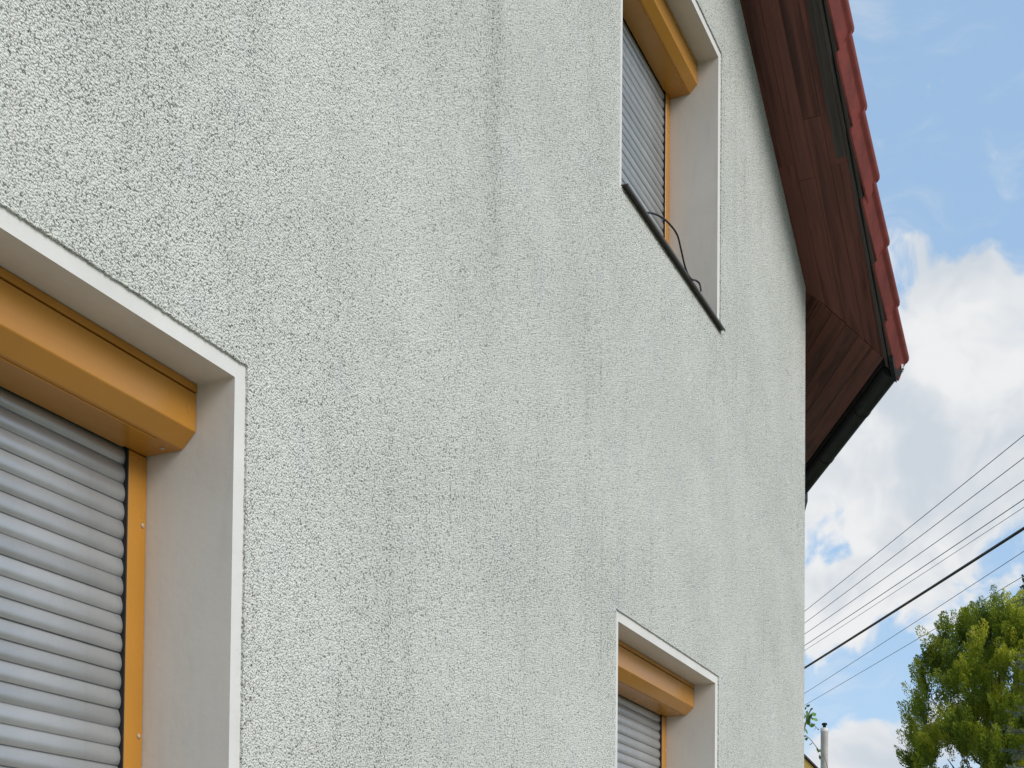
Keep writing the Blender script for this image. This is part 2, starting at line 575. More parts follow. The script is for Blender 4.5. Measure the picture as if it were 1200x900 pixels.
# ---- windows
BOXD0, RAILY = 0.100, 0.225
SLATP = 0.0388
SLATY = 0.2385
INW = (w1['x1'] - w1['x0']) - 2 * TRIM
RAILW = 0.056


def slat_mesh():
    half = INW / 2 - RAILW + 0.012
    prof = []
    n = 9
    for i in range(n + 1):
        t = i / n
        z = -SLATP * 0.5 + 0.0012 + (SLATP - 0.0036) * t
        y = -0.0060 * math.sin(math.pi * (0.05 + 0.93 * t ** 0.85)) ** 0.9
        prof.append((y, z))
    prof.append((0.0008, SLATP * 0.5 - 0.0014))
    prof.append((0.0022, SLATP * 0.5 + 0.0012))
    ring = prof + [(0.0045, SLATP * 0.5 - 0.002), (0.003, 0.0), (0.003, -SLATP * 0.5 + 0.001)]
    k = len(ring)
    v = [(-half, y, z) for y, z in ring] + [(half, y, z) for y, z in ring]
    f = [(i, (i + 1) % k, k + (i + 1) % k, k + i) for i in range(k)] + [tuple(range(k))[::-1], tuple(range(k, 2 * k))]
    me = bpy.data.meshes.new('slat')
    me.from_pydata(v, [], f)
    me.materials.append(M['slat'])
    me.update()
    for pl in me.polygons:
        pl.use_smooth = len(pl.vertices) == 4
    me.set_sharp_from_angle(angle=rad(40)) if hasattr(me, 'set_sharp_from_angle') else None
    return me


SLAT = slat_mesh()
capmb = MB().lathe((0, 0, 0), [(0.0055, 0), (0.0055, 0.0012), (0.0038, 0.0026)], 10)


def make_window(wn):
    x0, x1, z0, z1 = wn['x0'], wn['x1'], wn['z0'], wn['z1']
    a0, a1, c1 = x0 + TRIM, x1 - TRIM, z1 - TRIM
    c0 = z0 + 0.03
    yf, yb = 0.006, 0.33
    mb = MB()
    # bordered face: three bands, then the reveals
    e = 0.004
    mb.add([(x0 - e, yf, z0), (a0, yf, z0), (a0, yf, c1), (x0 - e, yf, z1 + e), (a1, yf, c1), (x1 + e, yf, z1 + e), (a1, yf, z0), (x1 + e, yf, z0)],
           [(0, 1, 2, 3), (3, 2, 4, 5), (4, 6, 7, 5)])
    mb.add([(a0, yf, z0), (a0, yb, z0), (a0, yb, c1), (a0, yf, c1), (a1, yf, c1), (a1, yb, c1), (a1, yb, z0), (a1, yf, z0)],
           [(0, 1, 2, 3), (3, 2, 5, 4), (4, 5, 6, 7), (0, 7, 6, 1)])
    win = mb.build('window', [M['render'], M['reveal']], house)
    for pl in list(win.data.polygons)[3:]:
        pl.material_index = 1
    win['label'] = wn['label']
    md = win.modifiers.new('bevel', 'BEVEL')
    md.width = 0.0025
    md.segments = 2
    md.limit_method = 'ANGLE'
    md.angle_limit = rad(50)
    # shutter box: six sided section, with a shadow joint below the top
    zt = c1 - 0.001
    zj = zt - 0.017
    sec = [(BOXD0, zj - 0.0025), (BOXD0, zt - 0.0985), (BOXD0 + 0.034, zt - 0.1315), (RAILY + 0.004, zt - 0.1325), (RAILY + 0.004, zt), (BOXD0 + 0.012, zt), (BOXD0 + 0.012, zj - 0.0025)]
    bx = MB().prism([(a0 + 0.001, y, z) for y, z in sec], [(a1 - 0.001, y, z) for y, z in sec]).build('shutter_box', M['ochre'], win)
    md = bx.modifiers.new('bevel', 'BEVEL')
    md.width = 0.003
    md.segments = 3
    md.limit_method = 'ANGLE'
    md.angle_limit = rad(25)
    MB().box((a0 + 0.001, BOXD0 - 0.001, zj), (a1 - 0.001, BOXD0 + 0.012, zt - 0.0008)).build('box_top_profile', M['ochre'], win)
    # removable bottom cover, stopping short of the ends
    MB().box((a0 + 0.075, BOXD0 + 0.040, zt - 0.1345), (a1 - 0.075, RAILY + 0.0045, zt - 0.1318)).build('box_cover', M['ochre'], win)
    for s, xx in ((1, a0), (-1, a1)):
        xa, xb = sorted((xx + s * 0.001, xx + s * RAILW))
        r = MB().box((xa, RAILY, c0), (xb, RAILY + 0.045, zt - 0.134)).build('guide_rail', M['ochre'], win)
        md = r.modifiers.new('bevel', 'BEVEL')
        md.width = 0.0015
        # brush seal inside the channel
        xa, xb = sorted((xx + s * (RAILW + 0.0004), xx + s * (RAILW + 0.0035)))
        MB().box((xa, RAILY + 0.002, c0), (xb, SLATY + 0.008, zt - 0.134)).build('brush_seal', M['black'], win)
        for k in range(3):
            zc = zt - 0.28 - 0.44 * k
            if zc < c0 + 0.05:
                continue
            obj('screw_cap', [(x, -z, y) for x, y, z in capmb.v], capmb.f, M['cap'], win, True, loc=(xx + s * 0.013, RAILY, zc))
        obj('screw_cap', [(x, y, -z) for x, y, z in capmb.v], capmb.f, M['cap'], win, True, loc=(xx + s * 0.030, BOXD0 + 0.062, zt - 0.1320))
    # slats
    zc = zt - 0.137 - 0.010
    k = 0
    while zc - SLATP / 2 > c0 - 0.012:
        o = obj('slat', None, None, None, win, me=SLAT, loc=((a0 + a1) / 2, SLATY + RNG.uniform(-0.0008, 0.0008), zc))
        o.rotation_euler = (RNG.uniform(-.03, .03), RNG.uniform(-.0007, .0007), 0)
        zc -= SLATP
    MB().box((a0, SLATY + 0.040, c0 - 0.02), (a1, SLATY + 0.06, c1)).build('light_stop_panel', M['black'], win)  # unseen black panel added to stop light leaking through the opening
    # sill: folded sheet with a drip lip
    zs = z0
    sb = MB()
    ya, ybk = -0.018, RAILY + 0.03
    sx0, sx1 = x0 + 0.030, x1 + 0.004
    sb.hexa([(sx0, ya, zs + 0.018), (sx1, ya, zs + 0.018), (sx1, ybk, zs + 0.036), (sx0, ybk, zs + 0.036)],
            [(sx0, ya, zs + 0.021), (sx1, ya, zs + 0.021), (sx1, ybk, zs + 0.039), (sx0, ybk, zs + 0.039)])
    sb.box((sx0, ya - 0.0025, zs + 0.012), (sx1, ya - 0.0002, zs + 0.0212))
    sb.build('sill', M['sill'], win)
    sb = MB()
    sb.hexa([(sx0, 0.003, zs - 0.004), (sx1, 0.003, zs - 0.004), (sx1, 0.10, zs - 0.004), (sx0, 0.10, zs - 0.004)],
            [(sx0, 0.003, zs + 0.018), (sx1, 0.003, zs + 0.018), (sx1, 0.10, zs + 0.026), (sx0, 0.10, zs + 0.026)])
    sb.build('sill_bed', M['plaster'], win)
    return win


for wn in WINS:
    make_window(wn)

# ---- roof: everything is laid out as (s down the verge, y out of the wall, v upwards)
QY = 0.34
SEND = 0.546


def vg(s, y, v):
    return PC + RK * s + np.array([0, -y, v])


STOP = -(XC - XRIDGE) / RK[0]
Q = vg(SEND, QY, 0.0)
PL = Vector(np.cross(EV, RK))
mb = MB()
VT = 0.105
e0, e1 = vg(STOP, 0.40, VT), vg(0.62, 0.40, VT)
deep = EV * 8.0
mb.hexa([e0 - (0, 0, .06), e1 - (0, 0, .06), e1 - (0, 0, .06) + deep, e0 - (0, 0, .06) + deep], [e0, e1, e1 + deep, e0 + deep])
mir = lambda P: np.array([2 * XRIDGE - P[0], P[1], P[2]])
dl = np.array([0, 8.0, 0])
f0, f1 = mir(e0), mir(e1)
mb.hexa([f0 - (0, 0, .06), f0 - (0, 0, .06) + dl, f1 - (0, 0, .06) + dl, f1 - (0, 0, .06)], [f0, f0 + dl, f1 + dl, f1])
roof = mb.build('roof', M['roof'], house)
# a strip that closes the gable between the wall top and the roof
def rake_solid(name, y0, y1, v0, v1, s0a, s1a, mat, s1b=None, s0b=None, bev=0.0012):
    s1b = s1a if s1b is None else s1b
    s0b = s0a if s0b is None else s0b
    m_ = MB()
    m_.hexa([vg(s0a, y0, v0), vg(s1a, y0, v0), vg(s1b, y1, v0), vg(s0b, y1, v0)],
            [vg(s0a, y0, v1), vg(s1a, y0, v1), vg(s1b, y1, v1), vg(s0b, y1, v1)])
    o = m_.build(name, mat, roof)
    if bev:
        md = o.modifiers.new('bevel', 'BEVEL')
        md.width = bev
        md.segments = 2
    return o


MITRE = SEND / QY
NB_ = 4
bw = (QY - 0.0) / NB_
for i in range(NB_):
    ya, yb_ = i * bw + (0.0 if i == 0 else 0.0004), (i + 1) * bw - 0.0004
    if i == 0:
        ya = -0.03
    cut = -0.70 + RNG.uniform(-0.10, 0.10) if i != 2 else -0.92
    dv = RNG.uniform(-0.002, 0.002)
    rake_solid('soffit_board', ya, yb_, dv, 0.018, cut + 0.0015, max(ya, 0) * MITRE - 0.003, M['rake_wood'], yb_ * MITRE - 0.003, cut + 0.0015)
    dv = RNG.uniform(-0.0025, 0.002)
    rake_solid('soffit_board', ya, yb_, dv, 0.018, STOP, cut - 0.0015, M['rake_wood'])
# closing sheet above the boards so no light falls through the joints
rake_solid('soffit_backing', -0.02, QY + 0.03, 0.020, 0.032, STOP, 0.0, M['roof'], SEND, STOP, bev=0)
# cover strip along the outer edge of the upper boards, then the barge board
rake_solid('cover_strip', 0.292, QY + 0.001, -0.014, -0.0026, STOP, -0.70, M['barge'])
rake_solid('barge_board', QY + 0.002, QY + 0.020, -0.020, 0.075, STOP, SEND + 0.03, M['barge'], SEND + 0.055, bev=0.004)
rake_solid('barge_board', QY + 0.022, QY + 0.044, -0.006, 0.085, STOP, SEND + 0.035, M['barge'], SEND + 0.06, bev=0.004)
rake_solid('verge_end_block', QY + 0.030, QY + 0.052, -0.045, 0.085, SEND - 0.02, SEND + 0.10, M['gutter'], SEND + 0.13)
# left verge, mirrored, out of sight from here
for o in list(roof.children):
    if o.name.startswith('soffit_board') or o.name.startswith('barge_board'):
        pass
ml = MB()
ring = [(0.0, 0.0), (0.384, 0.0), (0.384, 0.085), (0.0, 0.085)]
ml.prism([mir(vg(STOP, y, v)) for y, v in ring], [mir(vg(0.6, y, v)) for y, v in ring])
ml.build('left_verge_box', M['rake_wood'], roof)

# eave soffit: boards parallel to the eave, mitred against the verge boards
AW = Q - PC
NE = 6
for i in range(NE):
    t0, t1 = i / NE + (0.0016 if i else -0.03), (i + 1) / NE - 0.0016
    dv = RNG.uniform(-0.0025, 0.002)
    b0, b1 = 0.003, 6.5
    up = np.array([0, 0, 0.018])
    dz = np.array([0, 0, dv])
    m_ = MB()
    m_.hexa([PC + AW * t0 + EV * b0 + dz, PC + AW * t1 + EV * b0 + dz, PC + AW * t1 + EV * b1 + dz, PC + AW * t0 + EV * b1 + dz],
            [PC + AW * t0 + EV * b0 + up, PC + AW * t1 + EV * b0 + up, PC + AW * t1 + EV * b1 + up, PC + AW * t0 + EV * b1 + up])
    o = m_.build('soffit_board', M['eave_wood'], roof)
    md = o.modifiers.new('bevel', 'BEVEL')
    md.width = 0.0012
up = np.array([0, 0, 0.022])
m_ = MB().hexa([PC + up, Q + up, Q + up + EV * 6.5, PC + up + EV * 6.5], [PC + up * 1.6, Q + up * 1.6, Q + up * 1.6 + EV * 6.5, PC + up * 1.6 + EV * 6.5])
m_.build('soffit_backing', M['roof'], roof)
# fascia and gutter
EO = np.array([0.46019978, -0.88781539, 0.0])
m_ = MB()
fa = Q + EV * 0.03
m_.hexa([fa + EO * .002 - (0, 0, .02), fa + EO * .010 - (0, 0, .02), fa + EO * .010 - (0, 0, .02) + EV * 6.5, fa + EO * .002 - (0, 0, .02) + EV * 6.5],
        [fa + EO * .002 + (0, 0, .10), fa + EO * .010 + (0, 0, .10), fa + EO * .010 + (0, 0, .10) + EV * 6.5, fa + EO * .002 + (0, 0, .10) + EV * 6.5])
m_.build('fascia', M['gutter'], roof)
GR = 0.056
gc = Q + EO * (0.010 + GR) + np.array([0, 0, -0.035])
m_ = MB()
nseg = 14
r_in, r_out = GR - 0.002, GR
ringo = [(math.cos(math.pi * k / nseg), -math.sin(math.pi * k / nseg)) for k in range(nseg + 1)]
GS, GE = 0.055, 6.5
sec = [(c * r_out, s_ * r_out) for c, s_ in ringo] + [(c * r_in, s_ * r_in) for c, s_ in ringo[::-1]]
m_.prism([gc + EV * GS + EO * a + np.array([0, 0, z]) for a, z in sec], [gc + EV * GE + EO * a + np.array([0, 0, z]) for a, z in sec])
gut = m_.build('gutter', M['gutter'], roof)
cp = MB()
sec = [(c * (r_out + .002), s_ * (r_out + .002)) for c, s_ in ringo]
cp.prism([gc + EV * (GS - .004) + EO * a + np.array([0, 0, z]) for a, z in sec], [gc + EV * (GS - .0005) + EO * a + np.array([0, 0, z]) for a, z in sec])
cp.build('gutter_end_cap', M['gutter'], roof)
bd = MB().tube([gc + EV * GS + EO * (r_out + .004), gc + EV * GE + EO * (r_out + .004)], 0.008, 8)
bd.build('gutter_bead', M['gutter'], roof)
for k in range(5):
    br = MB()
    sec = [(c * (r_out + .003), s_ * (r_out + .003)) for c, s_ in ringo]
    sec2 = [(c * (r_out + .0005), s_ * (r_out + .0005)) for c, s_ in ringo[::-1]]
    q0 = 0.62 + k * 0.8
    br.prism([gc + EV * q0 + EO * a + np.array([0, 0, z]) for a, z in sec + sec2], [gc + EV * (q0 + .03) + EO * a + np.array([0, 0, z]) for a, z in sec + sec2])
    br.build('gutter_bracket', M['gutter'], roof)
# zinc drip flashing under the last tile
dr = MB()
d0 = gc + EV * GS + EO * (r_out - .004)
dr.hexa([d0 + (0, 0, -.012), d0 + EO * .012 + (0, 0, -.012), d0 + EO * .012 + EV * .02 + (0, 0, -.012), d0 + EV * .02 + (0, 0, -.012)],
        [d0 + (0, 0, .03), d0 + EO * .012 + (0, 0, .03), d0 + EO * .012 + EV * .02 + (0, 0, .03), d0 + EV * .02 + (0, 0, .03)])
dr.build('rim_clip', M['zinc'], roof)
# swan neck of the downpipe, behind the corner
gd = 2.06
pts = [gc + EV * gd - (0, 0, GR - .01), gc + EV * gd - (0, 0, .10), gc + EV * gd - (0, 0, .16) - EO * .015, gc + EV * gd - (0, 0, .21) - EO * .06,
       gc + EV * gd - (0, 0, .50) - EO * .30, gc + EV * gd - (0, 0, .58) - EO * .335, gc + EV * gd - (0, 0, .70) - EO * .345]
end = np.array(pts[-1])
end[2] = 0.0
pts.append(end)
MB().tube(pts, 0.04, 12).build('downpipe', M['gutter'], house, True)

# verge tiles: hanging flange, rounded roll that overhangs it
def verge_tile_mesh():
    L, GA = 0.40, 0.376
    outer = [(0.384, -0.012), (0.394, -0.016), (0.402, -0.004), (0.428, 0.046), (0.434, 0.056), (0.445, 0.062), (0.455, 0.075), (0.457, 0.091), (0.447, 0.106), (0.430, 0.114), (0.36, 0.118), (0.22, 0.118)]
    inner = [(0.22, 0.104), (0.36, 0.104), (0.424, 0.101), (0.437, 0.094), (0.442, 0.086), (0.438, 0.077), (0.426, 0.070), (0.416, 0.052), (0.392, 0.004)]
    ring = outer + inner
    n = len(ring)
    v = []
    # s: 0 at the lower end; the tile tilts so that its upper end tucks under the one above, flange cut on the slant
    for s, lift, inset, fl in ((0.0, 0.018, 0.004, 0.0), (-0.008, 0.018, 0.004, 0.0), (-L + 0.03, -0.010, -0.008, 0.0), (-L, -0.011, -0.009, 0.012)):
        for (y, vv) in ring:
            ss = s
            if s == 0.0:
                ss += 0.022 * max(0.0, min(1.0, (0.05 - vv) / 0.06)) 
            v.append(tuple(RK * ss + np.array([0, -(y + inset), vv + lift + (fl if vv < 0 else 0)])))
    f = []
    for k in range(3):
        for i in range(n):
            f.append((k * n + i, k * n + (i + 1) % n, (k + 1) * n + (i + 1) % n, (k + 1) * n + i))
    f.append(tuple(range(n)))
    f.append(tuple(range(3 * n, 4 * n))[::-1])
    me = bpy.data.meshes.new('verge_tile')
    me.from_pydata(v, [], f)
    me.materials.append(M['tile'])
    me.update()
    me.shade_smooth()
    if hasattr(me, 'set_sharp_from_angle'):
        me.set_sharp_from_angle(angle=rad(38))
    return me


TILE = verge_tile_mesh()
s = 0.70
while s > STOP + 0.1:
    P = PC + RK * s + np.array([0, RNG.uniform(-.003, .003), RNG.uniform(-.003, .003)])
    o = obj('verge_tile', None, None, None, roof, me=TILE, loc=tuple(P))
    s -= 0.376
    o.rotation_euler = (RNG.uniform(-.006, .006), RNG.uniform(-.006, .006), RNG.uniform(-.006, .006))

# ------------------------------------------------------------------ loose cable on the upper sill
def wallpt(px, py, y):
    d = ray(px, py)
    return CAM + d * (y - CAM[1]) / d[1]


def smooth_path(pts, n=8):
    pts = [Vector(p) for p in pts]
    out = []
    for i in range(len(pts) - 1):
        p0, p1, p2, p3 = pts[max(i - 1, 0)], pts[i], pts[i + 1], pts[min(i + 2, len(pts) - 1)]
        for k in range(n):
            t = k / n
            out.append(0.5 * ((2 * p1) + (-p0 + p2) * t + (2 * p0 - 5 * p1 + 4 * p2 - p3) * t * t + (-p0 + 3 * p1 - 3 * p2 + p3) * t ** 3))
    out.append(pts[-1])
    return out


zsill = WINS[1]['z0']
cab = [wallpt(757, 249, 0.03), wallpt(768, 251, 0.015), wallpt(781, 259, 0.0), wallpt(793, 274, -0.01), wallpt(798, 292, -0.012), wallpt(803, 313, -0.015), wallpt(809, 326, -0.02), wallpt(816, 329, -0.025), wallpt(820, 333, -0.03), wallpt(821.5, 341, -0.037)]
cb = MB().tube(smooth_path(cab), 0.0038, 8).build('loose_cable', M['cable'], None, True)
tag(cb, 'thin black cable bent loosely over the dark sill of the upper window', 'cable')

# ------------------------------------------------------------------ overhead lines and their poles
PA, PB_ = np.array([16.214, -0.470, 0]), np.array([23.19, 3.578, 0])
lines = [(510, 716, .0048), (536.6, 730, .0048), (563, 743, .0048), (585.7, 756.5, .0055), (595, 762.5, .0034), (620, 783, .019), (647, 813, .0040), (676, 827, .0038)]
LBL = ['topmost thin overhead wire of the bundle above the hedge tree', 'second thin overhead wire from the top of the bundle', 'third thin overhead wire from the top of the bundle',
       'fourth thin overhead wire, close above a fainter one', 'faint fifth overhead wire just above the thick black cable', 'thick black overhead cable, by far the heaviest of the lines',
       'thin overhead wire next below the thick black cable', 'lowest thin overhead wire, running just over the tree tops']
ZA, ZB = 15.39, 23.4
heights = []
TN, TF = -2.0, 4.2
dAB = PB_ - PA
for (ya, yb_, rr), lb in zip(lines, LBL):
    za, zb = 1.65 + ray(1200, ya)[2] * ZA, 1.65 + ray(943, yb_)[2] * ZB
    zs_ = []
    pts = []
    for i in range(25):
        t = TN + (TF - TN) * i / 24
        z = za + (zb - za) * t + 0.022 * t * (t - 1)
        pts.append(PA + dAB * t + np.array([0, 0, z]))
    heights.append((pts[0][2], pts[-1][2]))
    o = MB().tube(pts, rr, 6).build('overhead_wire', M['cable'] if rr > .01 else M['wire'], None, True)
    tag(o, lb, 'wire', 'overhead wires along the street')
for idx, (t, lb) in enumerate(((TN, 'tarred wooden line pole carrying the overhead wires at the near end'), (TF, 'tarred wooden line pole carrying the overhead wires down the street'))):
    base = PA + dAB * t
    pl = empty('line_pole', tuple(base))
    tag(pl, lb, 'pole', 'poles of the overhead line')
    off = WN * 0.16
    zt = max(h[idx] for h in heights) + 0.35
    bb = base + off
    MB().lathe((bb[0], bb[1], -0.3), [(0.15, 0), (0.13, 2.5), (0.10, zt + .25), (0.03, zt + .3)], 14).build('pole_shaft', M['pole_wood'], pl, True)
    for h in heights:
        c = base + np.array([0, 0, h[idx]])
        m_ = MB().tube([c + off * 0.45, c + off * 0.2, c], [0.012, 0.03, 0.03], 8)
        m_.build('insulator', M['ceramic'], pl, True)

# ------------------------------------------------------------------ pale post with a cap
ZP = 26.0
pb = at(966, 900, ZP)
ztop_ = at(966, 853, ZP)[2]
post = empty('steel_post', (pb[0], pb[1], 0))
tag(post, 'pale slender steel post with a small dark cap, beside the yellow house', 'post')
MB().lathe((pb[0], pb[1], -0.2), [(0.073, 0), (0.070, ztop_ + 0.12), (0.073, ztop_ + 0.125), (0.073, ztop_ + 0.2), (0.02, ztop_ + 0.205)], 18).build('shaft', M['pole'], post, True)
MB().lathe((pb[0], pb[1], ztop_ - 0.075), [(0.076, 0), (0.076, 0.018)], 18).build('collar', M['pole'], post, False)
MB().lathe((pb[0], pb[1], ztop_), [(0.030, 0), (0.030, 0.055), (0.052, 0.058), (0.050, 0.092), (0.01, 0.105)], 14).build('cap', M['gutter'], post, True)

# ------------------------------------------------------------------ yellow neighbour house
ZY = 30.0
fw = Vector((_f[0], _f[1], 0)).normalized()
rt = Vector((_r[0], _r[1], 0)).normalized()
ev = at(963, 907, ZY)
apz = at(750, 693, ZY)[2]
ez = float(ev[2])
ce = Vector((ev[0], ev[1], 0)) - rt * 4.0
nh = empty('neighbour_house', tuple(ce))
tag(nh, 'yellow rendered house with dark tiled gable edge showing behind the house corner', 'house')


def nhp(a, d, z):
    q_ = ce + rt * a + fw * d
    return (q_.x, q_.y, z)


ez2 = ez - 0.03
m_ = MB()
rg = [(-4, 0), (4, 0), (4, ez2), (0, apz - 0.03), (-4, ez2)]
m_.prism([nhp(a, 0, z) for a, z in rg], [nhp(a, 9, z) for a, z in rg])
m_.build('wall', M['yellow'], nh)
rfm = MB()
for sgn in (-1, 1):
    sl = (apz - ez) / 4.0
    o1, i1 = (sgn * 4.35, ez - 0.35 * sl), (0, apz)
    bot = [nhp(i1[0], -.04, i1[1]), nhp(o1[0], -.04, o1[1]), nhp(o1[0], 9.25, o1[1]), nhp(i1[0], 9.25, i1[1])]
    top = [nhp(i1[0], -.04, i1[1] + .05), nhp(o1[0], -.04, o1[1] + .05), nhp(o1[0], 9.25, o1[1] + .05), nhp(i1[0], 9.25, i1[1] + .05)]
    rfm.hexa(bot, top)
M['nroof'] = simple('dark_neighbour_roof', (0.07, 0.045, 0.035), 0.8)
nroof = rfm.build('roof', M['nroof'], nh)
for a, z in ((-2.6, 1.0), (1.4, 1.0), (-2.6, 3.7), (1.4, 3.7)):
    wv = MB().hexa([nhp(a, -.04, z), nhp(a + 1.2, -.04, z), nhp(a + 1.2, .05, z), nhp(a, .05, z)], [nhp(a, -.04, z + 1.3), nhp(a + 1.2, -.04, z + 1.3), nhp(a + 1.2, .05, z + 1.3), nhp(a, .05, z + 1.3)]).build('window', M['white'], nh)
    for k in (0, 1):
        aa = a + .08 + k * .55
        MB().hexa([nhp(aa, -.046, z + .08), nhp(aa + .49, -.046, z + .08), nhp(aa + .49, -.03, z + .08), nhp(aa, -.03, z + .08)],
                  [nhp(aa, -.046, z + 1.22), nhp(aa + .49, -.046, z + 1.22), nhp(aa + .49, -.03, z + 1.22), nhp(aa, -.03, z + 1.22)]).build('pane', M['glass'], wv)

# ------------------------------------------------------------------ plants
def leaf_mesh(name, quads, tones, mat, parent):
    """quads (n,4,3)"""
    n = len(quads)
    me = bpy.data.meshes.new(name)
    me.vertices.add(n * 4)
    me.vertices.foreach_set('co', quads.reshape(-1).astype(np.float32))
    me.loops.add(n * 4)
    me.loops.foreach_set('vertex_index', np.arange(n * 4, dtype=np.int32))
    me.polygons.add(n)
    me.polygons.foreach_set('loop_start', np.arange(0, n * 4, 4, dtype=np.int32))
    me.polygons.foreach_set('loop_total', np.full(n, 4, dtype=np.int32))
    a = me.attributes.new('tone', 'FLOAT', 'POINT')
    a.data.foreach_set('value', np.repeat(tones, 4).astype(np.float32))
    me.materials.append(mat)
    me.update(calc_edges=True)
    me.validate()
    o = bpy.data.objects.new(name, me)
    COL.objects.link(o)
    setparent(o, parent)
    return o


def unit(v):
    return v / np.maximum(1e-9, np.linalg.norm(v, axis=-1, keepdims=True))


def plumes(centres, dirs, lengths, widths, per, leaf, tone0, rng):
    """flattened flame shaped sprays made of small scale leaves"""
    qs, ts = [], []
    for c, d, L, W, t0 in zip(centres, dirs, lengths, widths, tone0):
        d = unit(d)
        side = unit(np.cross(d, rng.normal(size=3)))
        nrm = np.cross(d, side)
        u_ = rng.random(per) ** 0.75
        half = W * np.sin(np.pi * np.clip(0.12 + 0.80 * u_, 0, 1)) ** 0.8
        a = rng.uniform(-1, 1, per)
        pos = c + d * (u_ * L)[:, None] + side * (a * half)[:, None] + nrm * (rng.normal(0, 0.30, per) * half * np.sqrt(1 - 0.7 * a * a))[:, None]
        ld = unit(d * 1.0 + side * (a * 0.55)[:, None] + rng.normal(0, 0.18, (per, 3)))
        ls = unit(np.cross(ld, nrm + rng.normal(0, 0.5, (per, 3))))
        ll = leaf * rng.uniform(0.7, 1.5, per)
        lw = leaf * rng.uniform(0.22, 0.40, per)
        q_ = np.stack([pos, pos + ld * (ll * .45)[:, None] + ls * lw[:, None], pos + ld * ll[:, None], pos + ld * (ll * .45)[:, None] - ls * lw[:, None]], axis=1)
        qs.append(q_)
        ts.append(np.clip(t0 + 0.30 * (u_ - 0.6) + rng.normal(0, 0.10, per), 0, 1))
    return np.concatenate(qs), np.concatenate(ts)


def conifer(name, label, base, centre, rad3, nplume, per, mat, seed, leaf=0.035, gaps=(), lobes=9, group=None, tone=(0.25, 0.75)):
    rng = np.random.default_rng(seed)
    root = empty(name, tuple(base))
    tag(root, label, 'tree', group)
    # lobed envelope
    ld = unit(rng.normal(size=(lobes, 3)))
    la = rng.uniform(-0.08, 0.10, lobes)
    cen, dr, ln, wd, tn = [], [], [], [], []
    ncl = nplume // 13
    cld = unit(rng.normal(size=(ncl, 3)))
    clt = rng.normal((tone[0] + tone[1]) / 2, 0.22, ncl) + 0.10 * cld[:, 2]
    clr = np.where(rng.random(ncl) < 0.25, rng.uniform(0.35, 0.65, ncl), rng.uniform(0.84, 0.97, ncl))
    clr = clr * np.array([1.0 + float(np.sum(la * np.exp(-((1 - ld @ d) / 0.10)))) for d in cld])
    cls = rng.uniform(0.050, 0.080, ncl)
    while len(cen) < nplume:
        ci = int(rng.integers(ncl))
        d = cld[ci]
        pnt = centre + d * rad3 * clr[ci] + rng.normal(0, 1, 3) * cls[ci] * np.array([1, 1, 1.35])
        if any(np.linalg.norm(np.cross(pnt - CAM, unit(g_ - CAM))) < gr_ and rng.random() < keep for g_, gr_, keep in gaps):
            continue
        cen.append(pnt)
        off = (pnt - centre - d * rad3 * clr[ci]) / cls[ci]
        dr.append(np.array([d[0] * 0.35 + off[0] * 0.22, d[1] * 0.35 + off[1] * 0.22, 0.95]) + rng.normal(0, 0.10, 3))
        sc = rng.uniform(0.75, 1.25)
        ln.append(0.22 * sc)
        wd.append(0.052 * sc)
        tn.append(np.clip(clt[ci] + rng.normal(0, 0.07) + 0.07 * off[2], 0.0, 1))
    cen = np.array(cen)
    qs, ts = plumes(cen - np.array(dr) * 0.10, np.array(dr), ln, wd, per, leaf, tn, rng)
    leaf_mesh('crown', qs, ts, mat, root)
    # trunk with limbs
    m_ = MB()
    top = Vector(centre) + Vector((0, 0, rad3[2] * 0.6))
    bs_ = Vector(base)
    m_.tube([bs_ - Vector((0, 0, .1)), bs_.lerp(top, .3) + Vector((.03, .02, 0)), bs_.lerp(top, .65) - Vector((.03, 0, 0)), top], [.11, .085, .05, .012], 9)
    for k in range(26):
        t = rng.uniform(0.40, 0.95)
        p0 = bs_.lerp(top, t)
        a = rng.uniform(0, 6.28)
        rr = rng.uniform(0.4, 0.8) * rad3[0] * (1.15 - abs(t - .6))
        p1 = p0 + Vector((math.cos(a) * rr * .6, math.sin(a) * rr * .6, rr * .35))
        p2 = p0 + Vector((math.cos(a) * rr, math.sin(a) * rr, rr * 0.95))
        m_.tube([p0, p1, p2], [.018, .012, .004], 5)
    m_.build('trunk', M['bark'], root, True)
    return root


ZT = 14.0
tc_ = at(1172, 862, ZT)
tb = np.array([tc_[0], tc_[1], 0.0])
gaps = [(at(1112, 893, ZT), 0.17, 0.95), (at(1138, 900, ZT), 0.14, 0.93), (at(1090, 900, ZT), 0.08, 0.8)]
conifer('thuja_tree', 'bushy golden green thuja with rounded crown and see-through gap low down', tb, tc_, np.array([0.93, 0.93, 1.26]), 3000, 150, M['thuja'], 3, leaf=0.0175, gaps=gaps)
t2 = at(1258, 800, 16.5)
conifer('thuja_tree', 'darker taller green thuja standing behind the golden one', np.array([t2[0], t2[1], 0]), t2, np.array([0.75, 0.75, 1.75]), 1000, 90, M['thuja_dark'], 11, leaf=0.028, tone=(0.2, 0.6))

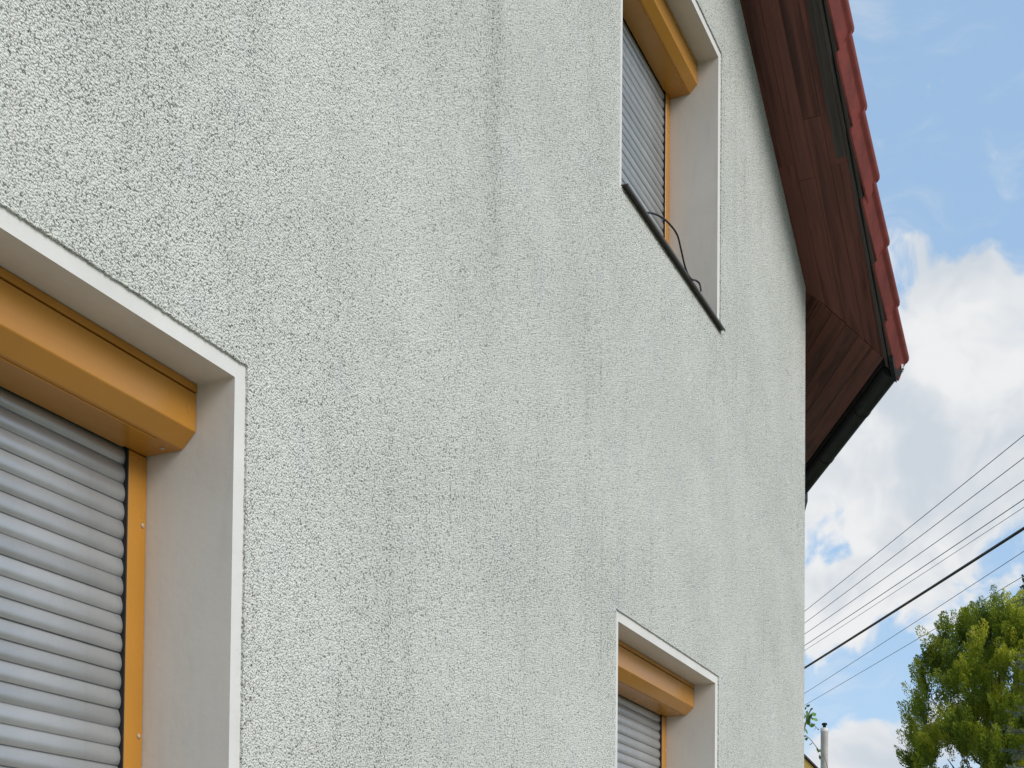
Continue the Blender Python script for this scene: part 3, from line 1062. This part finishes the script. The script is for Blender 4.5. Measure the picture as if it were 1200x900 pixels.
# spruce: tiers of drooping branches set with needles
def spruce(label, base, height, spread, seed):
    rng = np.random.default_rng(seed)
    root = empty('spruce_tree', tuple(base))
    tag(root, label, 'tree')
    m_ = MB()
    bs_ = Vector(base)
    m_.tube([bs_ - Vector((0, 0, .1)), bs_ + Vector((0, 0, height * .5)), bs_ + Vector((0, 0, height))], [.10, .06, .01], 9)
    qs, ts = [], []
    for k in range(210):
        t = rng.uniform(0.10, 0.98)
        z = height * t
        L = spread * (1.06 - t) ** 0.8 * rng.uniform(0.75, 1.1)
        a = rng.uniform(0, 2 * math.pi)
        d = np.array([math.cos(a), math.sin(a), 0])
        P0 = np.array(base) + np.array([0, 0, z])
        path = [P0 + d * L * u_ + np.array([0, 0, L * (0.10 * u_ - 0.28 * u_ * u_ + 0.22 * u_ ** 3)]) for u_ in (0, .33, .66, 1)]
        m_.tube(path, [.012, .008, .006, .003], 5)
        twigs = [(path[0], path[-1], 1.0)]
        sidev = np.cross(d, [0, 0, 1])
        for j in range(9):
            u_ = rng.uniform(0.2, 0.97)
            pp = P0 + d * L * u_ + np.array([0, 0, L * (0.10 * u_ - 0.28 * u_ * u_ + 0.22 * u_ ** 3)])
            sg = 1 if j % 2 else -1
            tl = L * 0.42 * (1.1 - u_) + 0.06
            twigs.append((pp, pp + (d * 0.75 + sidev * sg * 0.8 + np.array([0, 0, rng.uniform(-.15, .25)])) * tl, 0.6))
        for A, B_, r_ in twigs:
            n = int(np.linalg.norm(B_ - A) * 300) + 8
            u_ = rng.random(n)
            ax = unit(B_ - A)
            if r_ == 1.0:
                pos = P0 + d * (L * u_)[:, None] + np.array([0, 0, 1.0]) * (L * (0.10 * u_ - 0.28 * u_ ** 2 + 0.22 * u_ ** 3))[:, None]
            else:
                pos = A + (B_ - A) * u_[:, None]
            ldv = unit(ax * 0.8 + rng.normal(0, 0.6, (n, 3)) + np.array([0, 0, .15]))
            ls = unit(np.cross(ldv, rng.normal(size=(n, 3))))
            ll = rng.uniform(0.018, 0.032, n)
            lw = np.full(n, 0.0024)
            qs.append(np.stack([pos - ls * lw[:, None], pos + ls * lw[:, None], pos + ldv * ll[:, None] + ls * (lw * .4)[:, None], pos + ldv * ll[:, None] - ls * (lw * .4)[:, None]], axis=1))
            ts.append(np.clip(rng.normal(0.5 + 0.15 * (u_ - .5), 0.2, n), 0, 1))
    leaf_mesh('crown', np.concatenate(qs), np.concatenate(ts), M['needle'], root)
    m_.build('trunk', M['bark'], root, True)


sp = at(1282, 900, 10.5)
spruce('grey green spruce with fine needled branches reaching in front of the thujas', np.array([sp[0], sp[1], 0]), 5.9, 1.35, 5)

# leafy climber peeping round the corner of the house
ZV = 11.0
vb = at(934, 900, ZV)
vine = empty('climbing_plant', (vb[0], vb[1], 0))
tag(vine, 'thin leafy climber twigs peeping round the corner of the plastered house', 'plant')
tw = MB()
stem0 = [(vb[0], vb[1], -.05), at(936, 1000, ZV), at(937, 900, ZV), at(940, 868, ZV), at(945, 845, ZV), at(950, 832, ZV)]
tw.tube(smooth_path(stem0, 5), 0.006, 5)
stem1 = [at(938, 870, ZV), at(943, 862, ZV), at(950, 867, ZV), at(958, 877, ZV), at(966, 887, ZV), at(970, 902, ZV), at(970, 915, ZV)]
tw.tube(smooth_path(stem1, 6), 0.0032, 5)
stem2 = [at(945, 845, ZV), at(952, 848, ZV), at(957, 853, ZV), at(960, 855, ZV)]
tw.tube(smooth_path(stem2, 4), 0.0025, 5)
tw.build('stem', M['twig'], vine, True)
rng = np.random.default_rng(21)
spots = [(947, 827, 1.0), (944, 830, 1.0), (951, 831, .9), (946, 836, 1.7), (950, 839, 1.6), (954, 837, 1.6), (948, 843, 1.8), (945, 841, 1.5), (951, 841, 1.5), (947, 846, 1.8), (955, 843, 1.4),
         (952, 850, 1.3), (955, 854, .8), (959, 855, .7), (945, 857, 1.3), (943, 863, 1.1), (945, 866, 1.1), (950, 872, 1.0), (958, 879, 1.0), (960, 880, .9), (960, 886, 1.1), (961, 888, .9), (942, 836, 1.7), (943, 848, 1.3), (943, 840, 1.6), (944, 887, 1.0)]
for px, py, sc in spots:
    c = at(px, py, ZV + rng.uniform(-.05, .05))
    d = unit(rng.normal(size=3) + np.array([0, 0, -.5]))
    n_ = unit(np.cross(d, rng.normal(size=3)))
    s_ = np.cross(d, n_)
    L, W = 0.021 * sc, 0.0125 * sc
    v = [c - d * L, c - d * L * .35 + s_ * W, c + d * L * .35 + s_ * W * .8, c + d * L, c + d * L * .35 - s_ * W * .8, c - d * L * .35 - s_ * W, c - d * L * .3 + n_ * W * .3, c + d * L * .4 + n_ * W * .25]
    o = obj('leaf', v, [(0, 1, 6), (1, 2, 7, 6), (2, 3, 7), (3, 4, 7), (4, 5, 6, 7), (5, 0, 6)], M['leaf'], vine)
    a = o.data.attributes.new('tone', 'FLOAT', 'POINT')
    tv = float(np.clip(rng.normal(0.65, 0.25), 0, 1)) if sc > 1.25 else float(rng.uniform(0, .4))
    a.data.foreach_set('value', np.full(8, tv, dtype=np.float32))
